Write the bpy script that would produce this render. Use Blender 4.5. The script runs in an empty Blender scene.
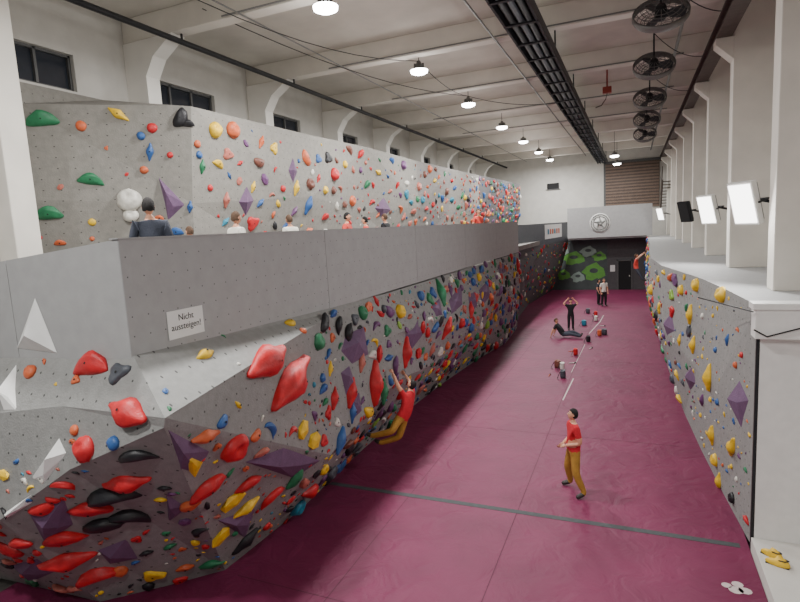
import bpy, bmesh, math, random
from mathutils import Vector, Matrix, noise
from mathutils.bvhtree import BVHTree
R = random.Random(7)
H = 5.5
col = bpy.context.scene.collection

# ---------------------------------------------------------------- camera
f = 545.0
vx, vy, s = 234.0, 84.0, .055
Yw = Vector((vx, vy, -f)).normalized()
VV = (f*f)/(vy - s*vx)
Zw = -Vector((s*VV, -VV, -f)).normalized()
Xw = Yw.cross(Zw)
cd = bpy.data.cameras.new('camera')
cam = bpy.data.objects.new('camera', cd)
col.objects.link(cam)
cd.sensor_width = 36
cd.lens = f/800*36
cam.matrix_world = Matrix.Translation((0, 0, H)) @ Matrix((Xw, Yw, Zw)).to_4x4()
bpy.context.scene.camera = cam

def sight(x, y):
    c = Vector((x-400, 301-y, -f))
    return Vector((c.dot(Xw), c.dot(Yw), c.dot(Zw))).normalized()

# ---------------------------------------------------------------- materials
def lin(c):
    return tuple(((v/255)/12.92 if v/255 <= .04045 else ((v/255+.055)/1.055)**2.4) for v in c) + (1,)

def mat(name, rgb, rough=.6, var=.12, scale=6, bump=.0, metal=0, spec=.5, emit=0, dots=None, dotsize=.06):
    m = bpy.data.materials.new(name)
    m.use_nodes = True
    nt = m.node_tree
    b = nt.nodes['Principled BSDF']
    b.inputs['Roughness'].default_value = rough
    b.inputs['Metallic'].default_value = metal
    b.inputs['Specular IOR Level'].default_value = spec
    c = lin(rgb)
    tc = nt.nodes.new('ShaderNodeTexCoord')
    nz = nt.nodes.new('ShaderNodeTexNoise')
    nz.inputs['Scale'].default_value = scale
    nz.inputs['Detail'].default_value = 5
    nt.links.new(tc.outputs['Object'], nz.inputs['Vector'])
    rp = nt.nodes.new('ShaderNodeValToRGB')
    rp.color_ramp.elements[0].position = .3
    rp.color_ramp.elements[1].position = .7
    rp.color_ramp.elements[0].color = tuple(v*(1-var) for v in c[:3])+(1,)
    rp.color_ramp.elements[1].color = tuple(min(1, v*(1+var)) for v in c[:3])+(1,)
    nt.links.new(nz.outputs['Fac'], rp.inputs['Fac'])
    last = rp.outputs['Color']
    if dots:
        sp = nt.nodes.new('ShaderNodeSeparateXYZ')
        nt.links.new(tc.outputs['Object'], sp.inputs[0])
        cb = nt.nodes.new('ShaderNodeCombineXYZ')
        nt.links.new(sp.outputs[dots[0]], cb.inputs[0])
        nt.links.new(sp.outputs[dots[1]], cb.inputs[1])
        v1 = nt.nodes.new('ShaderNodeVectorMath'); v1.operation = 'SCALE'; v1.inputs[3].default_value = 4.2
        v2 = nt.nodes.new('ShaderNodeVectorMath'); v2.operation = 'FRACTION'
        v3 = nt.nodes.new('ShaderNodeVectorMath'); v3.operation = 'SUBTRACT'; v3.inputs[1].default_value = (.5, .5, 0)
        v4 = nt.nodes.new('ShaderNodeVectorMath'); v4.operation = 'LENGTH'
        lt = nt.nodes.new('ShaderNodeMath'); lt.operation = 'LESS_THAN'; lt.inputs[1].default_value = dotsize
        nt.links.new(cb.outputs[0], v1.inputs[0]); nt.links.new(v1.outputs[0], v2.inputs[0])
        nt.links.new(v2.outputs[0], v3.inputs[0]); nt.links.new(v3.outputs[0], v4.inputs[0])
        nt.links.new(v4.outputs['Value'], lt.inputs[0])
        mx = nt.nodes.new('ShaderNodeMixRGB')
        mx.inputs[2].default_value = tuple(v*.25 for v in c[:3])+(1,)
        nt.links.new(lt.outputs[0], mx.inputs[0]); nt.links.new(last, mx.inputs[1])
        last = mx.outputs[0]
    nt.links.new(last, b.inputs['Base Color'])
    if bump:
        n2 = nt.nodes.new('ShaderNodeTexNoise'); n2.inputs['Scale'].default_value = scale*4
        n2.inputs['Detail'].default_value = 6
        nt.links.new(tc.outputs['Object'], n2.inputs['Vector'])
        bp = nt.nodes.new('ShaderNodeBump'); bp.inputs['Strength'].default_value = bump
        bp.inputs['Distance'].default_value = .02
        nt.links.new(n2.outputs['Fac'], bp.inputs['Height'])
        nt.links.new(bp.outputs[0], b.inputs['Normal'])
    if emit:
        b.inputs['Emission Color'].default_value = (1, .98, .95, 1)
        b.inputs['Emission Strength'].default_value = emit
    return m

M = {}
M['wall'] = mat('white_plaster', (198, 195, 189), .85, .06, 2, .15)
M['ceil'] = mat('painted_concrete', (202, 197, 188), .9, .08, 1.2, .15)
M['beam'] = mat('beam_paint', (218, 213, 204), .85, .06, 1.5, .1)
M['pil'] = mat('pilaster_paint', (236, 233, 227), .85, .04, 1.5, .1)
M['conc'] = mat('concrete_floor', (120, 116, 112), .8, .15, 3, .2)
M['grey'] = mat('climbing_panel_grey', (136, 136, 134), .8, .09, 9, .35, dots=('Y', 'Z'))
M['greyx'] = mat('climbing_panel_end', (136, 136, 134), .8, .09, 9, .35, dots=('X', 'Z'))
M['parapet'] = mat('parapet_panel', (158, 158, 158), .7, .05, 5, .1, dots=('Y', 'Z'), dotsize=.04)
M['mez'] = mat('mezzanine_panel', (134, 131, 125), .85, .09, 8, .35, dots=('Y', 'Z'), dotsize=.05)
M['mez2'] = mat('mezzanine_panel_far', (124, 120, 117), .85, .09, 8, .35, dots=('Y', 'Z'), dotsize=.05)
M['darkp'] = mat('dark_panel', (84, 82, 84), .8, .1, 8, .3, dots=('Y', 'Z'))
M['glass'] = mat('dark_window_glass', (44, 48, 56), .12, .1, 3)
M['frame'] = mat('window_frame', (84, 84, 84), .5)
M['steel'] = mat('dark_steel', (38, 38, 42), .5, .15, 8, .1, metal=.4)
M['fsteel'] = mat('fan_steel', (112, 110, 108), .5, .1, 8, 0, metal=.2)
M['rust'] = mat('rusty_rail', (78, 66, 60), .7, .25, 6, .2)
M['lampm'] = mat('lamp_housing', (120, 120, 118), .4, .05, metal=.5)
M['lampe'] = mat('lamp_lens', (255, 252, 246), .4, 0, emit=24)
M['floode'] = mat('flood_lens', (255, 252, 248), .4, 0, emit=6)
M['whitep'] = mat('white_paint', (222, 221, 218), .5, .04)
M['tape'] = mat('mat_tape', (62, 66, 68), .8, .15, 12)
M['seam'] = mat('mat_seam', (76, 22, 46), .8, .1, 12)
M['wtape'] = mat('white_strip', (190, 176, 174), .7, .1, 12)
M['dark'] = mat('black_void', (24, 24, 26), .8)
M['shutter'] = mat('shutter_slats', (118, 98, 86), .6, .1, 4)
M['shutter2'] = mat('shutter_gaps', (84, 70, 62), .6, .1, 4)
M['mground'] = mat('mural_ground', (72, 80, 80), .7, .15, 2)
M['mgreen'] = mat('mural_green', (96, 158, 66), .6, .1, 6)
M['mlight'] = mat('mural_pale', (140, 160, 150), .6, .1, 6)
M['logo'] = mat('logo_grey', (120, 122, 120), .7)
M['paper'] = mat('paper', (226, 226, 224), .8, .02)
M['ink'] = mat('ink', (30, 30, 30), .8)
M['redpipe'] = mat('red_fitting', (140, 50, 40), .5)
HC = dict(red=(190, 32, 38), yellow=(222, 182, 42), blue=(44, 88, 148), green=(36, 116, 76), orange=(198, 94, 54),
          black=(28, 28, 32), purple=(104, 64, 108), white=(208, 205, 196), teal=(44, 126, 152), pink=(190, 92, 110),
          dgrey=(70, 74, 82), salmon=(178, 100, 86), lime=(130, 168, 64), brown=(112, 66, 54))
for k, v in HC.items():
    M[k] = mat('hold_'+k, v, .5, .18, 9, .2)
M['vol'] = mat('volume_purple', (104, 78, 108), .8, .12, 9, .3)
M['volw'] = mat('volume_white', (222, 222, 220), .7, .05, 5, .1)

m = mat('burgundy_mat_vinyl', (108, 34, 68), .6, .13, .9, 0, spec=.35)
nt = m.node_tree
b = nt.nodes['Principled BSDF']
tc = [n for n in nt.nodes if n.type == 'TEX_COORD'][0]
n1 = nt.nodes.new('ShaderNodeTexNoise'); n1.inputs['Scale'].default_value = 1.6; n1.inputs['Detail'].default_value = 5
n1.inputs['Distortion'].default_value = 1.4
nt.links.new(tc.outputs['Object'], n1.inputs['Vector'])
bp = nt.nodes.new('ShaderNodeBump'); bp.inputs['Strength'].default_value = .5; bp.inputs['Distance'].default_value = .08
nt.links.new(n1.outputs['Fac'], bp.inputs['Height']); nt.links.new(bp.outputs[0], b.inputs['Normal'])
M['mat'] = m

# ---------------------------------------------------------------- mesh builder
class MB:
    def __init__(self): self.v = []; self.f = []; self.m = []; self.s = []; self.mats = []
    def mi(self, k):
        if k not in self.mats: self.mats.append(k)
        return self.mats.index(k)
    def add(self, vs, fs, k, smooth=False, M4=None):
        o = len(self.v)
        if M4 is not None: vs = [M4 @ Vector(p) for p in vs]
        self.v += [tuple(p) for p in vs]
        i = self.mi(k)
        for q in fs:
            self.f.append([o+j for j in q]); self.m.append(i); self.s.append(smooth)
    def box(self, a, b, k, M4=None):
        (x0, y0, z0), (x1, y1, z1) = a, b
        vs = [(x0, y0, z0), (x1, y0, z0), (x1, y1, z0), (x0, y1, z0), (x0, y0, z1), (x1, y0, z1), (x1, y1, z1), (x0, y1, z1)]
        self.add(vs, [(0, 3, 2, 1), (4, 5, 6, 7), (0, 1, 5, 4), (1, 2, 6, 5), (2, 3, 7, 6), (3, 0, 4, 7)], k, False, M4)
    def prism(self, poly, axis, a, b, k):
        def P(p, t):
            q = list(p); q.insert(axis, t); return tuple(q)
        n = len(poly)
        vs = [P(p, a) for p in poly]+[P(p, b) for p in poly]
        fs = [list(range(n))[::-1], list(range(n, 2*n))]+[(i, (i+1) % n, n+(i+1) % n, n+i) for i in range(n)]
        self.add(vs, fs, k)
    def tube(self, pts, rad, k, n=8, M4=None, closed=False):
        pts = [Vector(p) for p in pts]
        if not hasattr(rad, '__len__'): rad = [rad]*len(pts)
        vs = []; fs = []
        N = len(pts)
        for i, p in enumerate(pts):
            if closed: d = pts[(i+1) % N]-pts[i-1]
            else: d = pts[min(i+1, N-1)]-pts[max(i-1, 0)]
            d.normalize()
            up = Vector((0, 0, 1)) if abs(d.z) < .9 else Vector((1, 0, 0))
            a = d.cross(up).normalized(); bb = d.cross(a)
            for j in range(n):
                t = 2*math.pi*j/n
                vs.append(p+(a*math.cos(t)+bb*math.sin(t))*rad[i])
        for i in range(N if closed else N-1):
            i2 = (i+1) % N
            for j in range(n):
                fs.append((i*n+j, i*n+(j+1) % n, i2*n+(j+1) % n, i2*n+j))
        if not closed:
            fs.append(list(range(n))); fs.append([(N-1)*n+j for j in range(n)][::-1])
        self.add(vs, fs, k, True, M4)
    def lathe(self, prof, k, n=20, M4=None):
        vs = []; fs = []
        for (r, z) in prof:
            for j in range(n):
                t = 2*math.pi*j/n; vs.append((r*math.cos(t), r*math.sin(t), z))
        for i in range(len(prof)-1):
            for j in range(n):
                fs.append((i*n+j, i*n+(j+1) % n, (i+1)*n+(j+1) % n, (i+1)*n+j))
        self.add(vs, fs, k, True, M4)
    def ball(self, c, r, k, sub=2, M4=None):
        vs, fs = ico(sub)
        c = Vector(c)
        if not hasattr(r, '__len__'): r = (r, r, r)
        self.add([Vector((p.x*r[0], p.y*r[1], p.z*r[2]))+c for p in vs], fs, k, True, M4)
    def obj(self, name, bevel=0):
        me = bpy.data.meshes.new(name)
        me.from_pydata(self.v, [], self.f)
        for k in self.mats: me.materials.append(M[k])
        me.polygons.foreach_set('material_index', self.m)
        me.polygons.foreach_set('use_smooth', self.s)
        me.update()
        o = bpy.data.objects.new(name, me); col.objects.link(o)
        if bevel:
            md = o.modifiers.new('bevel', 'BEVEL'); md.width = bevel; md.segments = 2; md.limit_method = 'ANGLE'
        return o

_ico = {}
def ico(sub):
    if sub not in _ico:
        bm = bmesh.new(); bmesh.ops.create_icosphere(bm, subdivisions=sub, radius=1)
        bm.verts.ensure_lookup_table()
        _ico[sub] = ([v.co.copy() for v in bm.verts], [[v.index for v in q.verts] for q in bm.faces]); bm.free()
    return _ico[sub]

def simple(name, a, b, k, bevel=0):
    mb = MB(); mb.box(a, b, k); return mb.obj(name, bevel)

# ---------------------------------------------------------------- room shell
simple('floor', (-12.6, -3, -.5), (4.2, 50.2, -.3), 'conc')
mb = MB(); mb.box((-9.5, 1.5, -.3), (1.75, 45.2, 0), 'mat'); mb.obj('gym_mat')
simple('ceiling', (-12.6, -3, 11.3), (4.2, 50.4, 11.6), 'ceil')
BY = [1.3+5*i for i in range(10)]
WC = [8.3, 13.1, 18.0, 23.0, 28.2, 33.3, 38.4, 43.4]
mb = MB()
mb.box((-12.6, -3, -.3), (-12.3, 50.2, 9.2), 'wall'); mb.box((-12.6, -3, 10.05), (-12.3, 50.2, 11.3), 'wall')
y = -3
for c in WC:
    mb.box((-12.6, y, 9.2), (-12.3, c-1.3, 10.05), 'wall'); y = c+1.3
mb.box((-12.6, y, 9.2), (-12.3, 50.2, 10.05), 'wall')
mb.obj('wall_left')
for i, c in enumerate(WC):
    mb = MB()
    mb.box((-12.52, c-1.3, 9.2), (-12.49, c+1.3, 10.05), 'glass')
    mb.box((-12.5, c-1.3, 9.2), (-12.42, c+1.3, 9.26), 'frame'); mb.box((-12.5, c-1.3, 9.99), (-12.42, c+1.3, 10.05), 'frame')
    for t in (-1.3, -.45, .4, 1.24): mb.box((-12.5, c+t, 9.2), (-12.42, c+t+.06, 10.05), 'frame')
    mb.obj('window_%d' % (i+1))
simple('wall_right', (3.6, -3, -.3), (3.9, 50.2, 11.3), 'wall')
simple('wall_back', (-12.6, 50, -.3), (4.2, 50.3, 11.3), 'wall')
for Y in BY:
    mb = MB()
    mb.box((-12.3, Y-.2, 10.7), (3.6, Y+.2, 11.3), 'beam')
    mb.obj('ceiling_beam', .02)
    mb = MB()
    mb.prism([(-12.3, 4.3), (-11.6, 4.3), (-11.6, 9.8), (-11.3, 10.25), (-10.6, 10.69), (-12.3, 10.69)], 1, Y-.22, Y+.22, 'pil')
    if Y > 7: mb.obj('concrete_pilaster')
    mb = MB()
    if Y > 9:
        mb.prism([(2.3, 4.04), (3.6, 4.04), (3.6, 10.7), (2.3, 10.7)], 1, Y+.3, Y+.8, 'beam')
        mb.prism([(2.3, 9.3), (2.3, 9.86), (1.9, 9.86), (1.9, 9.7)], 1, Y+.3, Y+.8, 'beam')
        mb.obj('concrete_column', .015)
mb = MB(); mb.box((-11.3, 6.7, 4.3), (-10.75, 7.2, 11.3), 'beam'); mb.box((-11.35, 6.65, 4.3), (-10.7, 7.25, 4.6), 'beam'); mb.obj('concrete_column', .02)
for (X, Y) in ((-6.9, 9.0), (-8.6, 12.1), (-9.0, 17.0), (-2.2, 12.3)):
    mb = MB(); mb.box((X-.6, Y-.06, 11.12), (X+.6, Y+.06, 11.2), 'whitep'); mb.box((X-.55, Y-.04, 11.08), (X+.55, Y+.04, 11.12), 'whitep')
    mb.box((X-.4, Y-.02, 11.2), (X-.36, Y+.02, 11.29), 'steel'); mb.box((X+.36, Y-.02, 11.2), (X+.4, Y+.02, 11.29), 'steel'); mb.obj('batten_light_fitting')
mb = MB()
for (a, c, sag) in (((-9.2, 8.2, 11.0), (-6.2, 16.8, 10.7), .5), ((-6.2, 16.8, 10.7), (-6.2, 22.2, 10.7), .2), ((-9.5, 11, 11), (-6.2, 22.2, 10.7), .4), ((-6.2, 11.1, 11), (-2.7, 12, 10.3), .25), ((.5, 14.4, 11), (2.0, 16, 10.3), .25), ((.5, 19, 11), (2.0, 20, 10.3), .25), ((.5, 24, 11), (2.0, 25, 10.3), .25), ((-6.2, 22.2, 10.7), (-2.7, 24, 10.3), .2)):
    a = Vector(a); c = Vector(c)
    mb.tube([a.lerp(c, t/10)-Vector((0, 0, sag*4*t/10*(1-t/10))) for t in range(11)], .012, 'steel', 5)
for Y in BY[1:7]: mb.tube([(-9.0, Y-.24, 10.75), (1.5, Y-.24, 10.75)], .02, 'lampm', 6)
mb.tube([(-3.6, 2, 10.66), (-3.6, 48, 10.66)], .03, 'lampm', 6)
mb.tube([(1.2, 2, 10.62), (1.2, 48, 10.62)], .045, 'lampm', 6)
mb.tube([(-8.4, 2, 10.66), (-8.4, 48, 10.66)], .02, 'lampm', 6)
mb.obj('ceiling_cables')
mb = MB(); mb.tube([(-.9, 22, 11.3), (-.9, 22, 10.2)], .03, 'redpipe', 8); mb.box((-1.05, 21.9, 10.0), (-.75, 22.1, 10.22), 'redpipe')
mb.tube([(-.9, 22, 10.0), (-.95, 22, 9.8), (-1.1, 22, 9.6), (-1.3, 22, 9.55)], .02, 'rust', 6); mb.obj('gas_pipe_drop')

# ---------------------------------------------------------------- mezzanine + left bouldering wall
mb = MB(); mb.box((-12.3, 4.75, 4.05), (-5.62, 45, 4.3), 'conc'); mb.obj('mezzanine_floor')
ST = [
 [(-12.2, 4.6, 4.1), (-12.0, 4.1, 3.4), (-12.0, 3.7, 2.0), (-12.0, 5.0, 0)],
 [(-8.0, 4.6, 4.1), (-7.9, 4.1, 3.4), (-7.35, 3.9, 2.15), (-7.66, 5.26, 0)],
 [(-6.7, 4.6, 4.15), (-6.4, 4.25, 3.6), (-6.19, 4.1, 2.88), (-6.95, 5.9, 0)],
 [(-5.52, 4.6, 4.2), (-4.67, 4.2, 3.62), (-4.72, 4.22, 3.5), (-6.31, 6.55, 0)],
 [(-5.5, 9.2, 4.05), (-5.44, 9.25, 3.95), (-5.2, 8.33, 1.42), (-6.2, 8.65, 0)],
 [(-5.5, 12, 4.0), (-5.3, 12, 3.0), (-5.25, 11.7, 1.9), (-6.35, 11.3, 0)],
 [(-5.5, 15.5, 4.0), (-5.1, 15, 2.9), (-5.45, 15.0, 1.5), (-6.4, 14.5, 0)],
 [(-5.5, 19, 4.0), (-5.35, 18.6, 3.1), (-5.2, 18.6, 2.0), (-6.25, 18, 0)],
 [(-5.5, 22.5, 4.0), (-5.15, 22, 3.0), (-5.5, 22, 1.6), (-5.95, 21.6, 0)],
 [(-5.5, 25.5, 4.0), (-5.4, 25.2, 3.0), (-5.3, 25.2, 1.8), (-5.5, 24.8, 0)],
 [(-5.5, 28.5, 4.0), (-5.45, 28.5, 3.0), (-5.5, 28.5, 1.8), (-5.7, 28.5, 0)],
 [(-6.9, 28.9, 4.0), (-6.9, 28.9, 3.0), (-6.9, 28.9, 1.8), (-6.9, 28.9, 0)],
]
def strip(ST, k, ks=None):
    V = []; F = []; K = []
    n = len(ST[0])
    for st in ST: V += [Vector(p) for p in st]
    for i in range(len(ST)-1):
        for j in range(n-1):
            a, b2, c, d = i*n+j, i*n+j+1, (i+1)*n+j+1, (i+1)*n+j
            if (V[a]-V[c]).length < (V[b2]-V[d]).length: t = [(a, b2, c), (a, c, d)]
            else: t = [(a, b2, d), (b2, c, d)]
            F += t; K += [(ks[i] if ks else k)]*2
    return V, F, K
def fromstrip(name, S):
    V, F, K = S; mb = MB()
    for t, k in zip(F, K): mb.add([V[i] for i in t], [(0, 1, 2)], k)
    return mb.obj(name)
LW = strip(ST, 'grey', ['greyx']*3+['grey']*8)
fromstrip('bouldering_wall', LW)
mb = MB()
ys = [4.57, 9.2, 14, 18.8, 23.6, 28.5]
for a, c in zip(ys[:-1], ys[1:]):
    mb.box((-5.6, a+.006, 4.03), (-5.5, c-.006, 5.57), 'parapet')
mb.box((-5.62, 4.55, 5.57), (-5.48, 28.52, 5.585), 'parapet')
mb.obj('parapet_wall')
mb = MB()
for a, c in ((-12.2, -9.9), (-9.9, -7.6), (-7.6, -5.5)):
    zt = lambda x: 5.57-(-5.5-x)*.09
    x0, x1 = a+.006, c-.006
    mb.add([(x0, 4.57, 4.0), (x1, 4.57, 4.0), (x1, 4.57, zt(x1)), (x0, 4.57, zt(x0)), (x0, 4.67, 4.0), (x1, 4.67, 4.0), (x1, 4.67, zt(x1)), (x0, 4.67, zt(x0))],
           [(0, 1, 2, 3), (7, 6, 5, 4), (3, 2, 6, 7), (0, 3, 7, 4), (1, 5, 6, 2)], 'parapet')
mb.obj('parapet_wall')
DST = [[(-6.5, 29.0, 4.0), (-6.4, 29.0, 2.0), (-6.6, 29.0, 0)], [(-6.3, 32, 4.0), (-6.0, 32.5, 2.2), (-6.25, 31.7, 0)],
       [(-5.5, 37, 4.0), (-5.9, 37, 2.0), (-6.6, 37, 0)], [(-4.7, 44.9, 4.0), (-5.2, 44.9, 2.2), (-6.1, 45.1, 0)]]
DW = strip(DST, 'darkp'); fromstrip('bouldering_wall', DW)
mb = MB()
P = [(-6.5, 28.6), (-6.3, 32), (-5.5, 37), (-4.7, 44.9)]
for (x0, y0), (x1, y1) in zip(P[:-1], P[1:]):
    mb.add([(x0, y0, 4), (x1, y1, 4), (x1, y1, 5.4), (x0, y0, 5.4), (x0-.1, y0, 4), (x1-.1, y1, 4), (x1-.1, y1, 5.4), (x0-.1, y0, 5.4)],
           [(0, 1, 2, 3), (7, 6, 5, 4), (3, 2, 6, 7), (0, 3, 7, 4), (1, 5, 6, 2)], 'vol' if y0 < 32 else 'dgrey')
mb.obj('parapet_wall')
mb = MB()
bx = lambda y: -5.5+(y-37)*.1013+.03
mb.add([(bx(37.3), 37.3, 4.35), (bx(42.3), 42.3, 4.35), (bx(42.3), 42.3, 5.3), (bx(37.3), 37.3, 5.3)], [(0, 1, 2, 3)], 'paper')
for i in range(6):
    y = 38+i*.62; e = .015
    mb.add([(bx(y)+e, y, 4.65), (bx(y+.4)+e, y+.4, 4.65), (bx(y+.4)+e, y+.4, 5.0), (bx(y)+e, y, 5.0)], [(0, 1, 2, 3)], 'orange' if i % 3 else 'teal')
mb.obj('banner')

MST = [[(-12.2, 8.1, 8.65), (-12.2, 8.0, 6.6), (-12.25, 8.3, 4.3)], [(-9.5, 10.3, 8.62), (-9.75, 10.3, 6.4), (-9.9, 10.3, 4.3)],
       [(-9.35, 15, 8.6), (-9.3, 15, 6.7), (-9.9, 15, 4.3)], [(-9.25, 19, 8.65), (-9.6, 19, 6.2), (-9.8, 19, 4.3)],
       [(-9.2, 24, 8.6), (-9.2, 24, 6.5), (-9.8, 24, 4.3)], [(-9.05, 29, 8.6), (-9.4, 29, 6.3), (-9.7, 29, 4.3)],
       [(-8.9, 34, 8.6), (-9.0, 34, 6.6), (-9.5, 34, 4.3)], [(-8.6, 39, 8.6), (-8.9, 39, 6.2), (-9.2, 39, 4.3)],
       [(-8.4, 45, 8.6), (-8.5, 45, 6.2), (-9, 45, 4.3)]]
MW = strip(MST, 'mez', ['mez']*4+['mez2', 'mez']+['darkp']*2); fromstrip('climbing_wall', MW)
mb = MB()
tp = [(p[0][0], p[0][1], p[0][2]) for p in MST]
for a, c in zip(tp[:-1], tp[1:]):
    mb.add([a, c, (-12.3, max(c[1], 9.5), 9.15), (-12.3, max(a[1], 8.1), 9.15)], [(0, 1, 2, 3)], 'mez')
mb.obj('climbing_wall_cap')

RST = [[(1.76, 9.85, 4.04), (1.78, 9.85, 2.0), (1.80, 9.85, 0)], [(1.62, 11.8, 4.04), (1.5, 11.8, 2.2), (1.62, 11.8, 0)],
       [(1.4, 14, 4.04), (1.35, 14, 1.9), (1.45, 14, 0)], [(.75, 17.8, 4.04), (.8, 17.5, 2.2), (1.3, 16.5, 0)],
       [(.55, 21, 4.04), (.65, 21, 2.0), (1.15, 21, 0)], [(.6, 26, 4.04), (.5, 26, 2.3), (1.05, 26, 0)],
       [(.8, 33, 4.04), (.7, 33, 2.0), (1.0, 33, 0)], [(.9, 45, 4.04), (.8, 45, 2.0), (1.0, 45, 0)]]
RW = strip(RST, 'grey'); fromstrip('bouldering_wall', RW)
mb = MB()
for a, c in zip(RST[:-1], RST[1:]):
    a = a[0]; c = c[0]
    mb.add([a, (3.6, a[1], 4.04), (3.6, c[1], 4.04), c], [(0, 1, 2, 3)], 'parapet')
mb.obj('bouldering_wall_cap')
mb = MB()
mb.box((1.8, 9.8, -.3), (3.6, 9.95, 4.04), 'whitep'); mb.box((1.66, 9.6, 4.0), (3.6, 9.95, 4.1), 'whitep'); mb.box((1.70, 9.62, 3.55), (3.6, 9.95, 4.0), 'whitep')
mb.obj('wall_end_right', .01)
mb = MB(); mb.tube([(1.66, 9.58, 3.98), (1.3, 10.4, 4.0), (1.05, 10.9, 4.02)], .01, 'dark', 6)
mb.tube([(1.68, 9.6, 3.7), (1.85, 9.58, 3.6), (2.3, 9.58, 3.75), (2.5, 9.58, 3.6)], .012, 'dark', 6); mb.obj('loose_cable')
simple('trim_1', (1.755, 9.8, 0), (1.80, 9.86, 4.0), 'steel')
simple('plinth', (1.76, 6, -.3), (3.6, 9.8, .22), 'wall', .01)

# ---------------------------------------------------------------- far wall
mb = MB()
mb.box((-6.2, 45.25, -.3), (-1.9, 45.5, 4.0), 'mground')
for q, (x, z, a, c) in enumerate(((-5.4, 3.2, .6, .5), (-4.4, 2.5, .8, .5), (-2.9, 1.4, .8, .65), (-3.3, 3.0, .6, .4), (-5.2, 1.2, .5, .4), (-2.5, 2.6, .5, .35), (-4.1, 1.0, .5, .4))):
    n = 14; vs = [(x+a*math.cos(t*6.283/n)*(1+.2*math.sin(3*t)), 45.24, z+c*math.sin(t*6.283/n)*(1+.2*math.cos(2*t))) for t in range(n)]
    mb.add(vs, [list(range(n))[::-1]], 'mlight' if q % 3 == 0 else 'mgreen')
    vs = [(x+.4*a*math.cos(t*6.283/n), 45.23, z+.1+.3*c*math.sin(t*6.283/n)) for t in range(n)]
    mb.add(vs, [list(range(n))[::-1]], 'mground')
mb.obj('mural')
mb = MB()
mb.box((-1.9, 45.3, -.3), (3.55, 45.5, 4.0), 'darkp')
mb.box((-1.2, 45.2, 0), (-1.1, 45.3, 2.3), 'frame'); mb.box((-.2, 45.2, 0), (-.1, 45.3, 2.3), 'frame'); mb.box((-1.2, 45.2, 2.2), (-.1, 45.3, 2.3), 'frame')
mb.box((-1.1, 45.27, 0), (-.2, 45.3, 2.2), 'dark'); mb.box((-.35, 45.22, 1.0), (-.28, 45.28, 1.1), 'whitep')
mb.box((-1.7, 45.25, 1.4), (-1.35, 45.3, 1.9), 'paper')
mb.obj('door_1')
mb = MB()
mb.box((-4.6, 43, 4.15), (1.2, 43.2, 6.4), 'parapet')
mb.box((-4.6, 43.2, 4.02), (.85, 45.2, 4.2), 'parapet')
mb.obj('gallery_parapet', .01)
mb = MB()
c = Vector((-2.3, 42.96, 5.2))
mb.lathe([(0, 0), (.72, 0), (.72, .02), (0, .02)], 'whitep', 28, Matrix.Translation(c+Vector((0, .035, 0))) @ Matrix.Rotation(math.pi/2, 4, 'X'))
for r in (.62, .48):
    mb.tube([c+Vector((r*math.cos(t*.2618), 0, r*math.sin(t*.2618))) for t in range(24)], .035, 'logo', 6, closed=True)
for t in range(5):
    a = t*1.2566; mb.tube([c+Vector((.1*math.cos(a), 0, .1*math.sin(a))), c+Vector((.42*math.cos(a+.4), 0, .42*math.sin(a+.4)))], [.09, .03], 'logo', 6)
mb.obj('round_logo_sign')
mb = MB()
for i in range(30): mb.box((-2.2, 49.9-(0 if i % 2 else .04), 6.3+i*.125), (1.9, 49.99, 6.3+i*.125+.12), 'shutter2' if i % 2 else 'shutter')
mb.box((-2.35, 49.85, 6.2), (-2.2, 49.99, 10.1), 'frame'); mb.box((-2.35, 49.85, 10.0), (2, 49.99, 10.2), 'frame')
mb.obj('door_2')
mb = MB()
for i in range(9): mb.box((1.95-i*.0, 48.2-i*.3, 6.2+i*.22), (3.5, 48.5-i*.3, 6.26+i*.22), 'rust')
mb.tube([(1.95, 48.5, 7.1), (1.95, 45.8, 9.1)], .04, 'rust', 6); mb.tube([(1.95, 48.5, 6.15), (1.95, 45.8, 8.1)], .06, 'rust', 6)
mb.obj('steel_staircase')
mb = MB(); mb.box((-7.0, 49.9, 8.3), (-6.0, 50, 8.8), 'dark'); mb.box((-7.1, 49.86, 8.25), (-5.9, 49.95, 8.3), 'frame'); mb.obj('wall_sign')

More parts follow.
